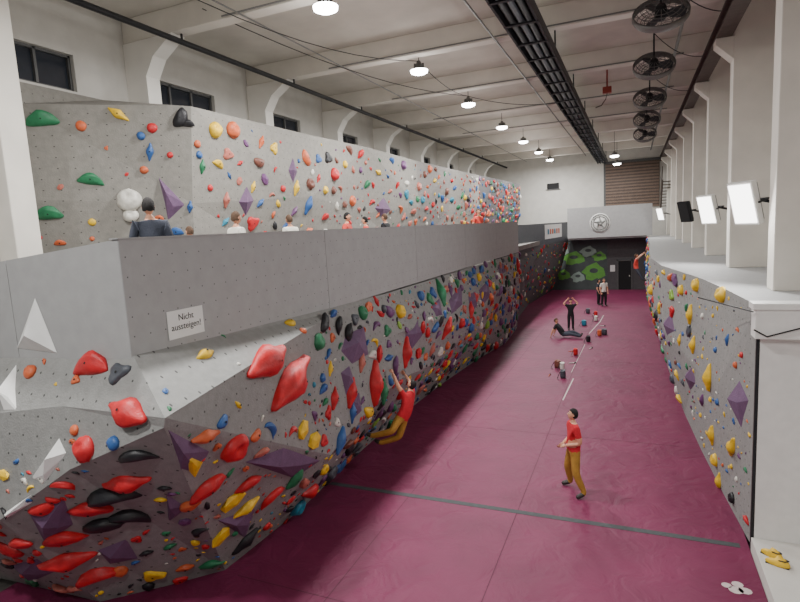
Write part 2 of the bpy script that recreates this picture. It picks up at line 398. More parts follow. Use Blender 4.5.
# ---------------------------------------------------------------- holds
def hold(mb, pos, n, size, kind, k, roll=0, flat=False, asp=None):
    n = n.normalized()
    up = Vector((0, 0, 1)); x = up.cross(n)
    if x.length < .1: x = Vector((0, 1, 0))
    x.normalize(); y = n.cross(x)
    cr, sr = math.cos(roll), math.sin(roll)
    X = x*cr+y*sr; Y = y*cr-x*sr
    big = size > .3
    vs, fs = ico(1 if kind == 'facet' else (3 if big else 2))
    out = []; seed = Vector((R.random()*50, R.random()*50, R.random()*50))
    for p in vs:
        nn = 1+.16*noise.noise(p*1.7+seed)
        a, b2, c = p.x, p.y, p.z
        if kind == 'jug':
            bb = .5*(1-.25*a*a); q = Vector((a, b2*bb-.32*a*a+.1, c*.42*(1-.3*a*a)+max(0, b2)*.22))
        elif kind == 'croissant':
            th = a*1.25; r = .8+b2*.26*(1-a*a*.6); q = Vector((math.sin(th)*r, math.cos(th)*r-.5, c*.34*(1-a*a*.5)))
        elif kind == 'pinch':
            q = Vector((a, b2*(.33+.1*math.cos(a*4)), c*.38*(1+.2*math.cos(a*5))))
        elif kind == 'ball':
            q = Vector((a*.8, b2*.8, c*.65)) - Vector((0, 0, .25*max(0, 1-((a*a)+(b2-.3)**2)*5)))
        elif kind == 'plate':
            ph = math.atan2(b2, a); rr = 1+.22*math.cos(3*ph+.5)
            q = Vector((a*rr*.85, b2*rr*.7, min(c, .6)*.45))
        elif kind == 'kidney':
            q = Vector((a, b2*.6+.25*a*a-.1, c*.45))
        else:
            q = Vector((a, b2*.7, min(c, .7)*.6))
        if asp: q.y *= asp
        q *= nn
        q.z = max(q.z, -.04)
        q *= size*.5
        out.append(pos+X*q.x+Y*q.y+n*q.z)
    mb.add(out, fs, k, not (flat or kind == 'facet'))
    bs = min(.018, size*.08)
    zt = size*.5*{'jug': .42, 'ball': .42, 'plate': .28, 'pinch': .46, 'kidney': .46}.get(kind, .35)
    if kind != 'croissant':
        mb.add([pos+X*(bs*math.cos(t*1.047))+Y*(bs*math.sin(t*1.047))+n*(zt+.004) for t in range(6)], [(0, 1, 2, 3, 4, 5)], 'dark')

KINDS = ['jug', 'jug', 'croissant', 'pinch', 'ball', 'plate', 'kidney', 'facet']
class Surf:
    def __init__(self, S, flip):
        self.V, self.F, _ = S
        self.bvh = BVHTree.FromPolygons(self.V, self.F)
        self.flip = flip; self.used = []
    def hit(self, px, py):
        d = sight(px, py)
        loc, n, i, _ = self.bvh.ray_cast(Vector((0, 0, H)), d)
        if loc is None: return None, None
        if n.dot(d) > 0: n = -n
        return loc, n
    def place(self, mb, px, py, wpx, kind, k, roll=0, asp=None):
        loc, n = self.hit(px, py)
        if loc is None: return
        size = wpx*(loc-Vector((0, 0, H))).length/f
        self.used.append((loc, size)); hold(mb, loc, n, size, kind, k, math.radians(roll), asp=asp)
    def tris(self):
        tr = []
        for t in self.F:
            a, b2, c = (self.V[i] for i in t)
            ar = (b2-a).cross(c-a).length/2
            if ar > .01: tr.append((a, b2, c, ar))
        return tr
    def scatter(self, mb, num, smin, smax, colors, flt, gap=.05, tries=12, pw=2):
        tr = self.tris(); w = [t[3] for t in tr]
        cnt = 0
        for _ in range(num*tries):
            if cnt >= num: break
            a, b2, c, _a = R.choices(tr, w)[0]
            u, v = R.random(), R.random()
            if u+v > 1: u, v = 1-u, 1-v
            p = a+(b2-a)*u+(c-a)*v
            if not flt(p): continue
            sz = smin+(smax-smin)*R.random()**pw
            if any((p-q).length < (sz+s2)*.42+gap for q, s2 in self.used): continue
            n = (b2-a).cross(c-a).normalized()
            if n.dot(self.flip(p)) < 0: n = -n
            self.used.append((p, sz)); cnt += 1
            hold(mb, p, n, sz, R.choice(KINDS), R.choice(colors), R.uniform(-1.2, 1.2))
    def volume(self, name, pts, h, k, off=(0, 0)):
        P = []; N = Vector()
        for p in pts:
            l, n = self.hit(*p)
            if l is None: return
            P.append(l-n*.02); N += n
        N.normalize()
        c = sum(P, Vector())/len(P)
        r = (P[0]-c)*.35
        ap = c+N*h+r; ap2 = c+N*h*.7-r*.6
        mb = MB()
        bm = bmesh.new()
        vv = [bm.verts.new(p) for p in P]+[bm.verts.new(ap), bm.verts.new(ap2)]
        bmesh.ops.convex_hull(bm, input=vv)
        bm.verts.index_update()
        mb.add([v.co.copy() for v in bm.verts], [[v.index for v in q.verts] for q in bm.faces], k); bm.free()
        self.used.append((c, min((p-c).length for p in P)*.8))
        return mb.obj(name)

L = Surf(LW, lambda p: Vector((.5, -1, 0)) if p.y < 5.5 and p.x < -5 else Vector((1, -.1, 0)))
Rt = Surf(RW, lambda p: Vector((-1, 0, 0)))
Mz = Surf(MW, lambda p: Vector((1, -.3, 0)))
D = Surf(DW, lambda p: Vector((1, 0, 0)))

for pts, h, k in [
    ([(0, 385), (18, 360), (28, 425), (4, 415)], .16, 'volw'),
    ([(60, 435), (68, 452), (50, 495), (29, 480)], .16, 'volw'), ([(0, 515), (38, 488), (40, 500), (2, 524)], .12, 'volw')]:
    L.volume('white_climbing_volume', pts, h, k)
# the first pyramid sits on the parapet panel of the end wall (plane y=4.57)
def onplane(px, py, Y): d = sight(px, py); return Vector((0, 0, H))+d*(Y/d.y)
Pp = [onplane(a, c, 4.565) for a, c in ((35, 298), (57, 353), (17, 348))]
mb = MB(); cc = sum(Pp, Vector())/3+Vector((0, -.16, 0)); mb.add(Pp+[cc], [(0, 1, 3), (1, 2, 3), (2, 0, 3)], 'volw'); mb.obj('white_climbing_volume')
for pts, h in [
    ([(165, 424), (215, 452), (178, 488)], .14), ([(240, 462), (285, 445), (326, 460), (296, 480)], .15),
    ([(28, 515), (66, 496), (76, 525), (45, 545)], .15), ([(8, 565), (45, 552), (60, 572), (30, 585)], .12),
    ([(95, 550), (130, 535), (142, 560), (110, 566)], .12), ([(345, 335), (365, 325), (370, 355), (352, 366), (340, 352)], .2),
    ([(340, 372), (350, 364), (357, 385), (346, 398)], .14),
    ([(215, 520), (258, 506), (246, 540)], .12), ([(295, 480), (330, 472), (322, 492)], .12), ([(165, 492), (190, 508), (168, 524)], .1),
    ([(404, 335), (420, 312), (426, 332), (410, 352)], .14), ([(448, 300), (462, 285), (464, 305), (450, 318)], .14),
    ([(430, 306), (440, 296), (444, 316), (434, 326)], .14), ([(350, 400), (360, 390), (363, 412), (352, 422)], .12), ([(478, 290), (488, 278), (492, 296), (482, 308)], .16),
    ([(468, 296), (476, 290), (478, 306), (470, 314)], .14), ([(498, 262), (506, 256), (508, 270), (500, 276)], .14)]:
    L.volume('purple_climbing_volume', pts, h, 'vol')
L.volume('yellow_climbing_volume', [(180, 450), (193, 446), (206, 462), (196, 482), (184, 468)], .1, 'yellow')

mb = MB()
for a in [
    (93, 366, 40, 'jug', 'red', 10), (76, 380, 12, 'plate', 'orange', 0), (119, 373, 26, 'plate', 'dgrey', 30), (128, 413, 52, 'pinch', 'red', -12, 1.25),
    (85, 449, 28, 'ball', 'red', 0), (114, 443, 17, 'ball', 'blue', 0), (75, 430, 12, 'ball', 'orange', 0), (73, 442, 10, 'jug', 'orange', 0),
    (205, 355, 26, 'pinch', 'yellow', 5), (266, 361, 74, 'pinch', 'red', 8, 1.0), (288, 382, 88, 'pinch', 'red', 20, .8), (290, 323, 16, 'kidney', 'yellow', 0),
    (303, 331, 10, 'ball', 'orange', 0), (318, 342, 22, 'ball', 'green', 0), (323, 389, 18, 'jug', 'blue', 0), (325, 402, 14, 'jug', 'green', 0),
    (238, 405, 13, 'pinch', 'yellow', -50), (222, 422, 18, 'kidney', 'blue', 20), (313, 441, 26, 'facet', 'yellow', 0), (234, 447, 36, 'ball', 'red', 10),
    (138, 457, 44, 'croissant', 'black', 8), (127, 481, 46, 'pinch', 'red', 10), (113, 497, 64, 'croissant', 'black', 15), (90, 508, 34, 'jug', 'red', -5),
    (103, 524, 34, 'jug', 'black', 5), (64, 537, 34, 'jug', 'red', 5), (68, 559, 44, 'pinch', 'red', 5), (98, 577, 46, 'croissant', 'red', 12),
    (130, 518, 46, 'croissant', 'black', -25), (205, 436, 34, 'pinch', 'orange', -5), (207, 487, 40, 'jug', 'red', 25), (190, 505, 26, 'jug', 'orange', 40),
    (232, 500, 28, 'facet', 'yellow', 20), (201, 532, 26, 'croissant', 'black', 50), (220, 536, 24, 'facet', 'yellow', 60), (153, 575, 20, 'plate', 'yellow', 0),
    (212, 563, 22, 'jug', 'green', 0), (245, 507, 30, 'pinch', 'yellow', 20), (248, 483, 30, 'jug', 'red', 10), (272, 497, 36, 'croissant', 'red', 30),
    (297, 507, 22, 'ball', 'teal', 0), (282, 461, 18, 'pinch', 'yellow', 30), (262, 452, 20, 'jug', 'salmon', 0), (245, 540, 30, 'pinch', 'black', 40),
    (185, 567, 16, 'jug', 'orange', 0), (240, 560, 20, 'jug', 'blue', 0), (31, 372, 16, 'ball', 'orange', 20), (120, 570, 16, 'ball', 'orange', 0),
    (310, 490, 34, 'pinch', 'red', -15), (336, 476, 22, 'jug', 'orange', 0), (350, 392, 34, 'pinch', 'red', 60), (374, 384, 46, 'pinch', 'red', 70),
    (362, 313, 18, 'ball', 'green', 0), (387, 331, 16, 'plate', 'green', 0), (333, 314, 16, 'jug', 'blue', 0), (348, 333, 24, 'jug', 'black', 60),
    (361, 362, 22, 'pinch', 'salmon', 60), (340, 440, 30, 'pinch', 'blue', 50), (352, 412, 22, 'pinch', 'blue', 70), (440, 293, 30, 'pinch', 'green', 75),
    (446, 328, 26, 'pinch', 'red', 60), (405, 352, 34, 'pinch', 'red', 70), (383, 392, 26, 'pinch', 'green', 70), (470, 310, 20, 'pinch', 'red', 60),
    (481, 270, 14, 'jug', 'blue', 0), (420, 296, 14, 'ball', 'blue', 0), (517, 265, 14, 'pinch', 'red', 80), (322, 378, 12, 'ball', 'blue', 0)]:
    L.place(mb, *a)
allc = ['red']*6+['blue']*5+['green']*4+['yellow']*3+['purple']*5+['orange']*3+['black']*3+['white']*2+['salmon', 'teal', 'dgrey', 'dgrey', 'brown', 'lime']
L.scatter(mb, 60, .22, .5, ['red']*6+['black']*3+['yellow']*2+['orange', 'green', 'blue', 'purple', 'salmon'],
          lambda p: p.y < 8.6 and p.z < 2.9 and p.x > -9, .0)
L.scatter(mb, 190, .07, .2, ['red']*5+['black']*3+['yellow']*4+['orange']*3+['green', 'blue', 'purple', 'salmon', 'white', 'teal'],
          lambda p: p.y < 8.6 and p.z < 2.9 and p.x > -9, .0)
L.scatter(mb, 16, .06, .13, ['yellow', 'orange', 'blue', 'green', 'white'], lambda p: p.y < 8.6 and p.z > 2.6 and p.x > -9)
L.scatter(mb, 330, .22, .5, allc, lambda p: p.y > 8.2 and p.z > .1 and p.z < 3.95, -.02, 14, 1)
L.scatter(mb, 500, .08, .2, allc, lambda p: p.y > 8.2 and p.z > .1 and p.z < 3.95, -.02, 14)
mb.obj('climbing_holds')

Rt.volume('purple_climbing_volume', [(729, 395), (740, 378), (750, 400), (742, 432)], .16, 'vol')
Rt.volume('purple_climbing_volume', [(686, 372), (692, 366), (696, 384), (690, 392)], .12, 'vol')
Rt.volume('purple_climbing_volume', [(664, 320), (672, 312), (676, 332), (668, 340)], .14, 'vol')
mb = MB()
for a in [(697, 285, 15, 'ball', 'yellow'), (723, 295, 19, 'ball', 'yellow'), (691, 315, 20, 'pinch', 'yellow', 80), (694, 345, 18, 'pinch', 'yellow', 80), (710, 378, 26, 'pinch', 'yellow', 85),
          (713, 435, 20, 'pinch', 'yellow', 80), (733, 447, 24, 'pinch', 'yellow', 60), (720, 482, 18, 'pinch', 'yellow', 80), (731, 508, 24, 'kidney', 'yellow', 70), (722, 495, 18, 'jug', 'red', 60),
          (733, 498, 12, 'ball', 'black', 0), (703, 316, 7, 'ball', 'white'), (716, 350, 7, 'ball', 'blue'), (728, 340, 12, 'pinch', 'blue', 80), (736, 365, 8, 'ball', 'orange'),
          (718, 402, 8, 'ball', 'blue'), (738, 330, 8, 'jug', 'orange'), (746, 470, 8, 'jug', 'green'), (742, 355, 7, 'ball', 'red'),
          (682, 290, 12, 'ball', 'yellow'), (680, 340, 12, 'pinch', 'yellow', 80), (703, 400, 14, 'pinch', 'purple', 70), (716, 460, 14, 'ball', 'yellow'), (747, 520, 12, 'jug', 'red')]:
    Rt.place(mb, *a)
Rt.scatter(mb, 110, .06, .16, ['yellow']*4+['blue', 'blue', 'orange', 'red', 'green', 'white', 'dgrey', 'purple'], lambda p: 10.1 < p.y < 15 and .2 < p.z < 3.9, .06)
Rt.scatter(mb, 200, .15, .5, allc+['yellow']*4, lambda p: p.y > 14.5 and .2 < p.z < 3.95, .0, 12, 1)
Rt.scatter(mb, 220, .08, .2, allc, lambda p: p.y > 14.5 and .2 < p.z < 3.95, .0)
mb.obj('climbing_holds')

mb = MB()
D.scatter(mb, 160, .15, .5, ['red']*3+['green', 'pink', 'white', 'yellow', 'lime', 'blue'], lambda p: .2 < p.z < 3.9, .02)
mb.obj('climbing_holds')

Mz.volume('purple_climbing_volume', [(158, 176), (186, 205), (168, 222)], .2, 'vol')
Mz.volume('purple_climbing_volume', [(238, 202), (247, 184), (255, 200), (246, 218)], .16, 'vol')
Mz.volume('purple_climbing_volume', [(374, 208), (384, 196), (392, 210), (382, 220)], .18, 'vol')
Mz.volume('purple_climbing_volume', [(288, 170), (293, 156), (298, 172), (293, 186)], .16, 'vol')
mb = MB()
l0, n0 = Mz.hit(129, 200)
hold(mb, l0, n0, .66, 'ball', 'white', .2, asp=1.0)
hold(mb, l0+Vector((0, .0, -.36)), n0, .42, 'ball', 'white', 0, asp=.9)
mb.obj('skull_climbing_hold')
mb = MB()
for a in [(42, 120, 24, 'jug', 'green', 5), (91, 180, 20, 'jug', 'green', -10), (49, 214, 22, 'jug', 'green', 0), (202, 167, 14, 'pinch', 'green', 80), (215, 130, 18, 'ball', 'yellow'),
          (81, 126, 11, 'ball', 'orange'), (118, 114, 18, 'pinch', 'yellow', -35), (150, 152, 15, 'pinch', 'blue', 80), (180, 118, 18, 'kidney', 'black', 60), (188, 124, 12, 'jug', 'black', 0),
          (152, 128, 11, 'ball', 'red'), (141, 136, 9, 'ball', 'blue'), (197, 144, 9, 'ball', 'orange'), (199, 155, 9, 'ball', 'blue'), (228, 154, 14, 'plate', 'salmon'), (240, 163, 9, 'pinch', 'red', 30),
          (190, 207, 12, 'pinch', 'blue', 80), (226, 200, 16, 'pinch', 'salmon', 80), (261, 142, 14, 'pinch', 'orange', 60), (253, 187, 12, 'pinch', 'yellow', 70),
          (268, 122, 12, 'ball', 'yellow'), (328, 158, 14, 'plate', 'black'), (296, 188, 16, 'pinch', 'yellow', 75), (308, 205, 20, 'pinch', 'blue', 70), (176, 232, 14, 'jug', 'blue'), (92, 222, 8, 'ball', 'yellow'),
          (144, 170, 9, 'ball', 'orange'), (60, 243, 10, 'jug', 'orange'), (210, 188, 8, 'ball', 'red'), (170, 155, 7, 'ball', 'red'), (225, 222, 12, 'pinch', 'teal', 45)]:
    Mz.place(mb, *a)
mc = ['orange']*3+['red']*6+['blue']*3+['yellow']*2+['green']*2+['salmon']*4+['purple']*2+['brown', 'brown', 'black', 'white', 'teal']
Mz.scatter(mb, 36, .12, .26, mc, lambda p: p.y < 11 and 5 < p.z < 8.4, .22)
Mz.scatter(mb, 150, .2, .55, mc, lambda p: 11 < p.y < 31 and 5 < p.z < 8.4, .12, 12, 1)
Mz.scatter(mb, 120, .1, .2, mc, lambda p: 11 < p.y < 31 and 5 < p.z < 8.4, .10)
Mz.scatter(mb, 260, .2, .6, mc, lambda p: p.y > 31 and 5 < p.z < 8.4, .02, 12, 1)
mb.obj('climbing_holds')

# ---------------------------------------------------------------- mat details
mb = MB(); mb.box((-6.2, 9.8, 0), (1.62, 9.93, .004), 'tape'); mb.obj('mat_tape_strip')
mb = MB()
def ribbon(pts, w, k, z=.004):
    for p, q in zip(pts[:-1], pts[1:]):
        d = (Vector(q)-Vector(p)).normalized(); nn = Vector((-d.y, d.x))*w/2
        mb.add([(p[0]+nn.x, p[1]+nn.y, z), (p[0]-nn.x, p[1]-nn.y, z), (q[0]-nn.x, q[1]-nn.y, z), (q[0]+nn.x, q[1]+nn.y, z)], [(0, 1, 2, 3)], k)
ribbon([(-2.02, 16.9), (-1.95, 19.4)], .04, 'wtape'); ribbon([(-2.1, 20.2), (-2.0, 25.0)], .02, 'wtape')
ribbon([(-2.0, 27.5), (-1.68, 30.8), (-1.6, 33)], .04, 'wtape')
mb.obj('white_floor_strips')
mb = MB()
ribbon([(-2.06, 2), (-2.06, 45)], .014, 'seam', .002); ribbon([(-4.3, 2), (-4.3, 45)], .014, 'seam', .002)
for Y in (6.5, 14, 22, 30, 38): ribbon([(-6.0, Y), (1.0, Y)], .014, 'seam', .002)
mb.obj('mat_seams')
def bag(name, x, y, k, r=.13):
    mb = MB(); mb.lathe([(0, 0), (r*.9, 0), (r, .05), (r*.95, .18), (r*.85, .24), (r*.9, .27), (r*.7, .25), (0, .2)], k, 14, Matrix.Translation((x, y, .02)) @ Matrix.Rotation(.1, 4, 'X'))
    mb.tube([(x-r, y, .22), (x-r*1.8, y-.1, .02), (x-r*1.2, y-.3, .015)], .012, 'black', 6)
    mb.obj(name)
def brush(x, y, a, k='white'):
    mb = MB(); T = Matrix.Translation((x, y, .02)) @ Matrix.Rotation(a, 4, 'Z')
    mb.tube([(-.15, 0, 0), (0, 0, .01), (.12, 0, 0)], [.012, .016, .02], k, 6, T); mb.box((.08, -.02, -.015), (.16, .02, .03), 'dark', T); mb.obj('climbing_brush')
bag('chalk_bag', -2.65, 20.8, 'brown'); bag('chalk_bag', -2.45, 20.5, 'white', .09); bag('chalk_bag', -2.3, 19.4, 'dgrey', .1)
bag('chalk_bag', -2.4, 29.6, 'teal'); bag('chalk_bag', -1.9, 31, 'white', .1); bag('chalk_bag', -1.5, 27.0, 'orange', .1); bag('chalk_bag', -1.3, 27.3, 'dgrey', .13)
bag('chalk_bag', -2.2, 22.9, 'red', .09); bag('chalk_bag', -1.9, 25.6, 'black', .1); bag('chalk_bag', -2.0, 32.6, 'red', .1); bag('chalk_bag', -2.5, 33.6, 'dgrey', .12)
brush(-2.2, 21.5, .5); brush(-2.8, 19.6, 1.5, 'orange'); brush(-1.5, 29.5, .2); brush(-2.1, 33, .8); brush(-2.4, 23.5, .2, 'orange'); brush(-1.7, 24.2, 1.2)
mb = MB()
n = 10
for (cx, cy, r) in ((1.38, 8.6, .1), (1.5, 8.62, .09), (1.42, 8.75, .08), (1.27, 8.68, .07)):
    mb.add([(cx+r*math.cos(t*.628), cy+r*.9*math.sin(t*.628), .004) for t in range(n)], [list(range(n))], 'wtape')
mb.obj('mat_logo')
def shoe(x, y, a):
    mb = MB(); T = Matrix.Translation((x, y, .22)) @ Matrix.Rotation(a, 4, 'Z') @ Matrix.Scale(1.15, 4)
    vs, fs = ico(3); out = []
    for p in vs:
        z = max(p.z, -.35)*.06+.024
        w = .048*(1-.25*p.y*(p.y < 0)-.15*p.y*p.y)
        if p.z > 0 and p.y < .1: z += .05*(p.z)*(1-abs(p.x))
        out.append((p.x*w, p.y*.14, z))
    mb.add(out, fs, 'yellow', True, T)
    mb.tube([(-.03, -.08, .09), (0, -.12, .1), (.03, -.08, .09), (.03, -.02, .085), (0, .01, .08), (-.03, -.02, .085)], .008, 'black', 6, T, True)
    mb.box((-.035, -.13, 0), (.035, .13, .012), 'black', T)
    mb.obj('climbing_shoe')
shoe(1.95, 9.3, .9); shoe(1.98, 9.08, 1.2)

mb = MB(); mb.box((-5.495, 5.15, 4.25), (-5.488, 5.78, 4.62), 'paper'); sign = mb.obj('paper_sign')
tcv = bpy.data.curves.new('sign_text', 'FONT'); tcv.body = 'Nicht\naussteigen!'; tcv.size = .12; tcv.extrude = .001; tcv.align_x = 'CENTER'
to = bpy.data.objects.new('sign_text', tcv); col.objects.link(to); tcv.materials.append(M['ink'])
to.matrix_world = Matrix.Translation((-5.486, 5.465, 4.48)) @ Matrix(((0, 0, 1, 0), (1, 0, 0, 0), (0, 1, 0, 0), (0, 0, 0, 1)))
to.parent = sign

# ---------------------------------------------------------------- ceiling fittings
mb = MB(); mb.tube([(-10.5, -2, 10.5), (-10.5, 49.9, 10.5)], .07, 'steel', 10)
for Y in BY: mb.box((-10.52, Y-.02, 10.5), (-10.48, Y+.02, 10.7), 'steel')
mb.obj('ceiling_pipe')
mb = MB()
x0, x1, z0 = -2.76, -1.98, 10.0
mb.box((x0, -2, z0-.02), (x0+.05, 49, z0+.26), 'steel'); mb.box((x1-.05, -2, z0-.02), (x1, 49, z0+.26), 'steel')
mb.box((x0+.05, -2, z0+.18), (x1-.05, 49, z0+.2), 'steel')
for i in range(3): mb.tube([(x0+.2+i*.19, -2, z0+.08), (x0+.2+i*.19, 49, z0+.08)], .07, ['steel', 'dgrey', 'steel'][i], 8)
for i in range(34): mb.box((x0, -1.8+i*1.5, z0-.03), (x1, -1.7+i*1.5, z0+.01), 'steel')
for Y in BY:
    mb.box((x0, Y, z0+.2), (x0+.04, Y+.04, 10.69), 'steel'); mb.box((x1-.04, Y, z0+.2), (x1, Y+.04, 10.69), 'steel')
mb.obj('radiant_heater_strip')
mb = MB(); mb.box((2.02, -2, 9.9), (2.14, 49.8, 10.2), 'rust'); mb.box((1.9, -2, 9.86), (2.26, 49.8, 9.9), 'rust'); mb.box((1.9, -2, 10.2), (2.26, 49.8, 10.24), 'rust'); mb.obj('crane_rail')
for Y in (14.4, 19.0, 24.0, 29.0, 34.0):
    X = .55; Z = 10.0
    mb = MB()
    T = Matrix.Translation((X, Y, Z)) @ Matrix.Rotation(math.radians(48), 4, 'X')
    circ = lambda r, z, n=28: [(r*math.cos(t*2*math.pi/n), r*math.sin(t*2*math.pi/n), z) for t in range(n)]
    mb.lathe([(.575, -.09), (.6, -.05), (.6, .05), (.575, .09), (.59, 0), (.575, -.09)], 'fsteel', 32, T)
    for r, z in ((.5, -.125), (.42, -.15), (.34, -.16), (.26, -.17), (.5, .125), (.42, .15), (.3, .16)): mb.tube(circ(r, z), .009, 'fsteel', 5, T, True)
    for t in range(16):
        a = t*2*math.pi/16; c2, s2 = math.cos(a), math.sin(a)
        mb.tube([(.1*c2, .1*s2, -.17), (.42*c2, .42*s2, -.15), (.58*c2, .58*s2, -.08), (.58*c2, .58*s2, .08), (.42*c2, .42*s2, .15), (.1*c2, .1*s2, .17)], .006, 'fsteel', 5, T)
    mb.lathe([(0, -.12), (.1, -.12), (.13, -.06), (.13, .14), (.08, .22), (0, .22)], 'steel', 16, T)
    for t in range(3):
        B = T @ Matrix.Rotation(t*2.094, 4, 'Z') @ Matrix.Rotation(.35, 4, 'X')
        mb.add([(.08, -.06, 0), (.25, -.15, 0), (.48, -.17, 0), (.53, .02, 0), (.45, .15, 0), (.22, .11, 0), (.08, .06, 0)], [(0, 1, 2, 3, 4, 5, 6)], 'dgrey', False, B)
    mb.tube([T @ Vector((0, 0, .2)), (X, Y+.1, Z+.4), (X, Y+.1, 11.3)], .025, 'steel', 8)
    mb.obj('ceiling_fan')
def lamp(X, Y, Z, P, up=30):
    mb = MB(); T = Matrix.Translation((X, Y, Z))
    mb.lathe([(0, .30), (.06, .30), (.08, .22), (.12, .2), (.14, .1), (.25, .05), (.28, .03), (.28, .02)], 'lampm', 24, T)
    mb.lathe([(.275, .02), (.265, -.05), (.18, -.09), (0, -.1)], 'lampe', 24, T)
    for t in range(8):
        a = t*.785; mb.box((.1, -.008, .1), (.17, .008, .22), 'lampm', T @ Matrix.Rotation(a, 4, 'Z'))
    mb.tube([(X, Y, Z+.3), (X, Y, 11.28)], .012, 'steel', 6)
    o = mb.obj('pendant_lamp')
    ld = bpy.data.lights.new('lamp_light', 'AREA'); ld.shape = 'DISK'; ld.size = .5; ld.energy = P; ld.color = (1, .99, .965)
    lo = bpy.data.objects.new('lamp_light', ld); col.objects.link(lo); lo.location = (X, Y, Z-.13); lo.parent = o
    ld = bpy.data.lights.new('lamp_spill', 'POINT'); ld.shadow_soft_size = .3; ld.energy = up; ld.color = (1, .98, .94)
    lo = bpy.data.objects.new('lamp_spill', ld); col.objects.link(lo); lo.location = (X, Y, Z-.6); lo.parent = o
for Y in (-.6, 5.3, 11.1, 16.8, 22.4, 28.6, 34.5, 40.4, 46): lamp(-6.2, Y, 10.4, 620, 56)
for Y in (40, 46): lamp(-1.2, Y, 9.6, 160)
lamp(-.4, -1.2, 9.6, 420)  # added fill lamp, unseen behind the camera, brightens the near parapet and end faces
def flood(X, Y, Z, P, on=True):
    mb = MB(); T = Matrix.Translation((X, Y, Z)) @ Matrix.Rotation(math.radians(38), 4, 'Z') @ Matrix.Rotation(math.radians(-16), 4, 'Y')
    mb.box((-.06, -.28, -.42), (.06, .28, .42), 'whitep' if on else 'steel', T)
    mb.box((-.075, -.24, -.38), (-.06, .24, .38), 'floode' if on else 'dark', T)
    for i in range(7): mb.box((.06, -.24+i*.075, -.36), (.12, -.22+i*.075, .36), 'lampm', T)
    mb.tube([T @ Vector((.0, -.3, 0)), T @ Vector((.25, -.3, 0)), T @ Vector((.25, .3, 0)), T @ Vector((.0, .3, 0))], .02, 'steel', 6)
    mb.tube([T @ Vector((.25, 0, 0)), (X+.62, Y, Z-.05)], .03, 'steel', 8)
    o = mb.obj('floodlight')
    if on:
        ld = bpy.data.lights.new('flood_light', 'AREA'); ld.shape = 'RECTANGLE'; ld.size = .7; ld.size_y = .45; ld.energy = P; ld.color = (1, .99, .975)
        lo = bpy.data.objects.new('flood_light', ld); col.objects.link(lo)
        lo.matrix_world = T @ Matrix.Translation((-.09, 0, 0)) @ Matrix.Rotation(math.radians(90), 4, 'Y')
        lo.parent = o
flood(1.98, 12.5, 5.65, 150); flood(1.95, 18.0, 5.6, 120); flood(1.9, 25, 5.6, 0, False); flood(1.7, 42, 5.6, 30)

# ---------------------------------------------------------------- people
M['skin'] = mat('skin', (206, 150, 122), .55, .05, 12)
M['hair'] = mat('black_hair', (24, 20, 20), .85, .2, 30, .4)
M['hairb'] = mat('brown_hair', (84, 62, 46), .85, .2, 30, .4)
M['shirtr'] = mat('red_cotton', (188, 28, 42), .9, .1, 10, .5)
M['pantsm'] = mat('mustard_cotton', (164, 122, 48), .9, .12, 8, .5)
M['shoe'] = mat('shoe_dark', (50, 46, 44), .6)
M['clothd'] = mat('dark_cotton', (52, 56, 68), .9, .1, 10, .3)
M['clothk'] = mat('black_cotton', (26, 26, 30), .9, .1, 10, .3)
M['clothw'] = mat('white_cotton', (214, 210, 200), .9, .05, 10, .2)
M['clotho'] = mat('orange_cotton', (206, 70, 60), .9, .05, 10, .2)
M['lips'] = mat('lips', (150, 80, 72), .6)

STAND = dict(pel=(0, 0, .95), spi=(0, 0, 1.1), che=(0, .01, 1.30), nek=(0, 0, 1.47), hed=(0, .01, 1.56),
             sL=(-.18, 0, 1.40), eL=(-.25, -.02, 1.13), wL=(-.23, .08, .88), sR=(.18, 0, 1.40), eR=(.25, -.02, 1.13), wR=(.23, .08, .88),
             hL=(-.09, 0, .9), kL=(-.11, .02, .49), aL=(-.12, -.02, .09), tL=(-.14, .15, .035),
             hR=(.09, 0, .9), kR=(.11, .02, .49), aR=(.12, -.02, .09), tR=(.14, .15, .035))
RAD = dict(pel=.145, spi=.14, che=.155, nek=.06, hed=.052, sL=.082, eL=.05, wL=.032, sR=.082, eR=.05, wR=.032,
           hL=.11, kL=.082, aL=.062, tL=.04, hR=.11, kR=.082, aR=.062, tR=.04)
BON = [('pel', 'spi'), ('spi', 'che'), ('che', 'nek'), ('nek', 'hed'), ('che', 'sL'), ('sL', 'eL'), ('eL', 'wL'), ('che', 'sR'), ('sR', 'eR'), ('eR', 'wR'),
       ('pel', 'hL'), ('hL', 'kL'), ('kL', 'aL'), ('aL', 'tL'), ('pel', 'hR'), ('hR', 'kR'), ('kR', 'aR'), ('aR', 'tR')]

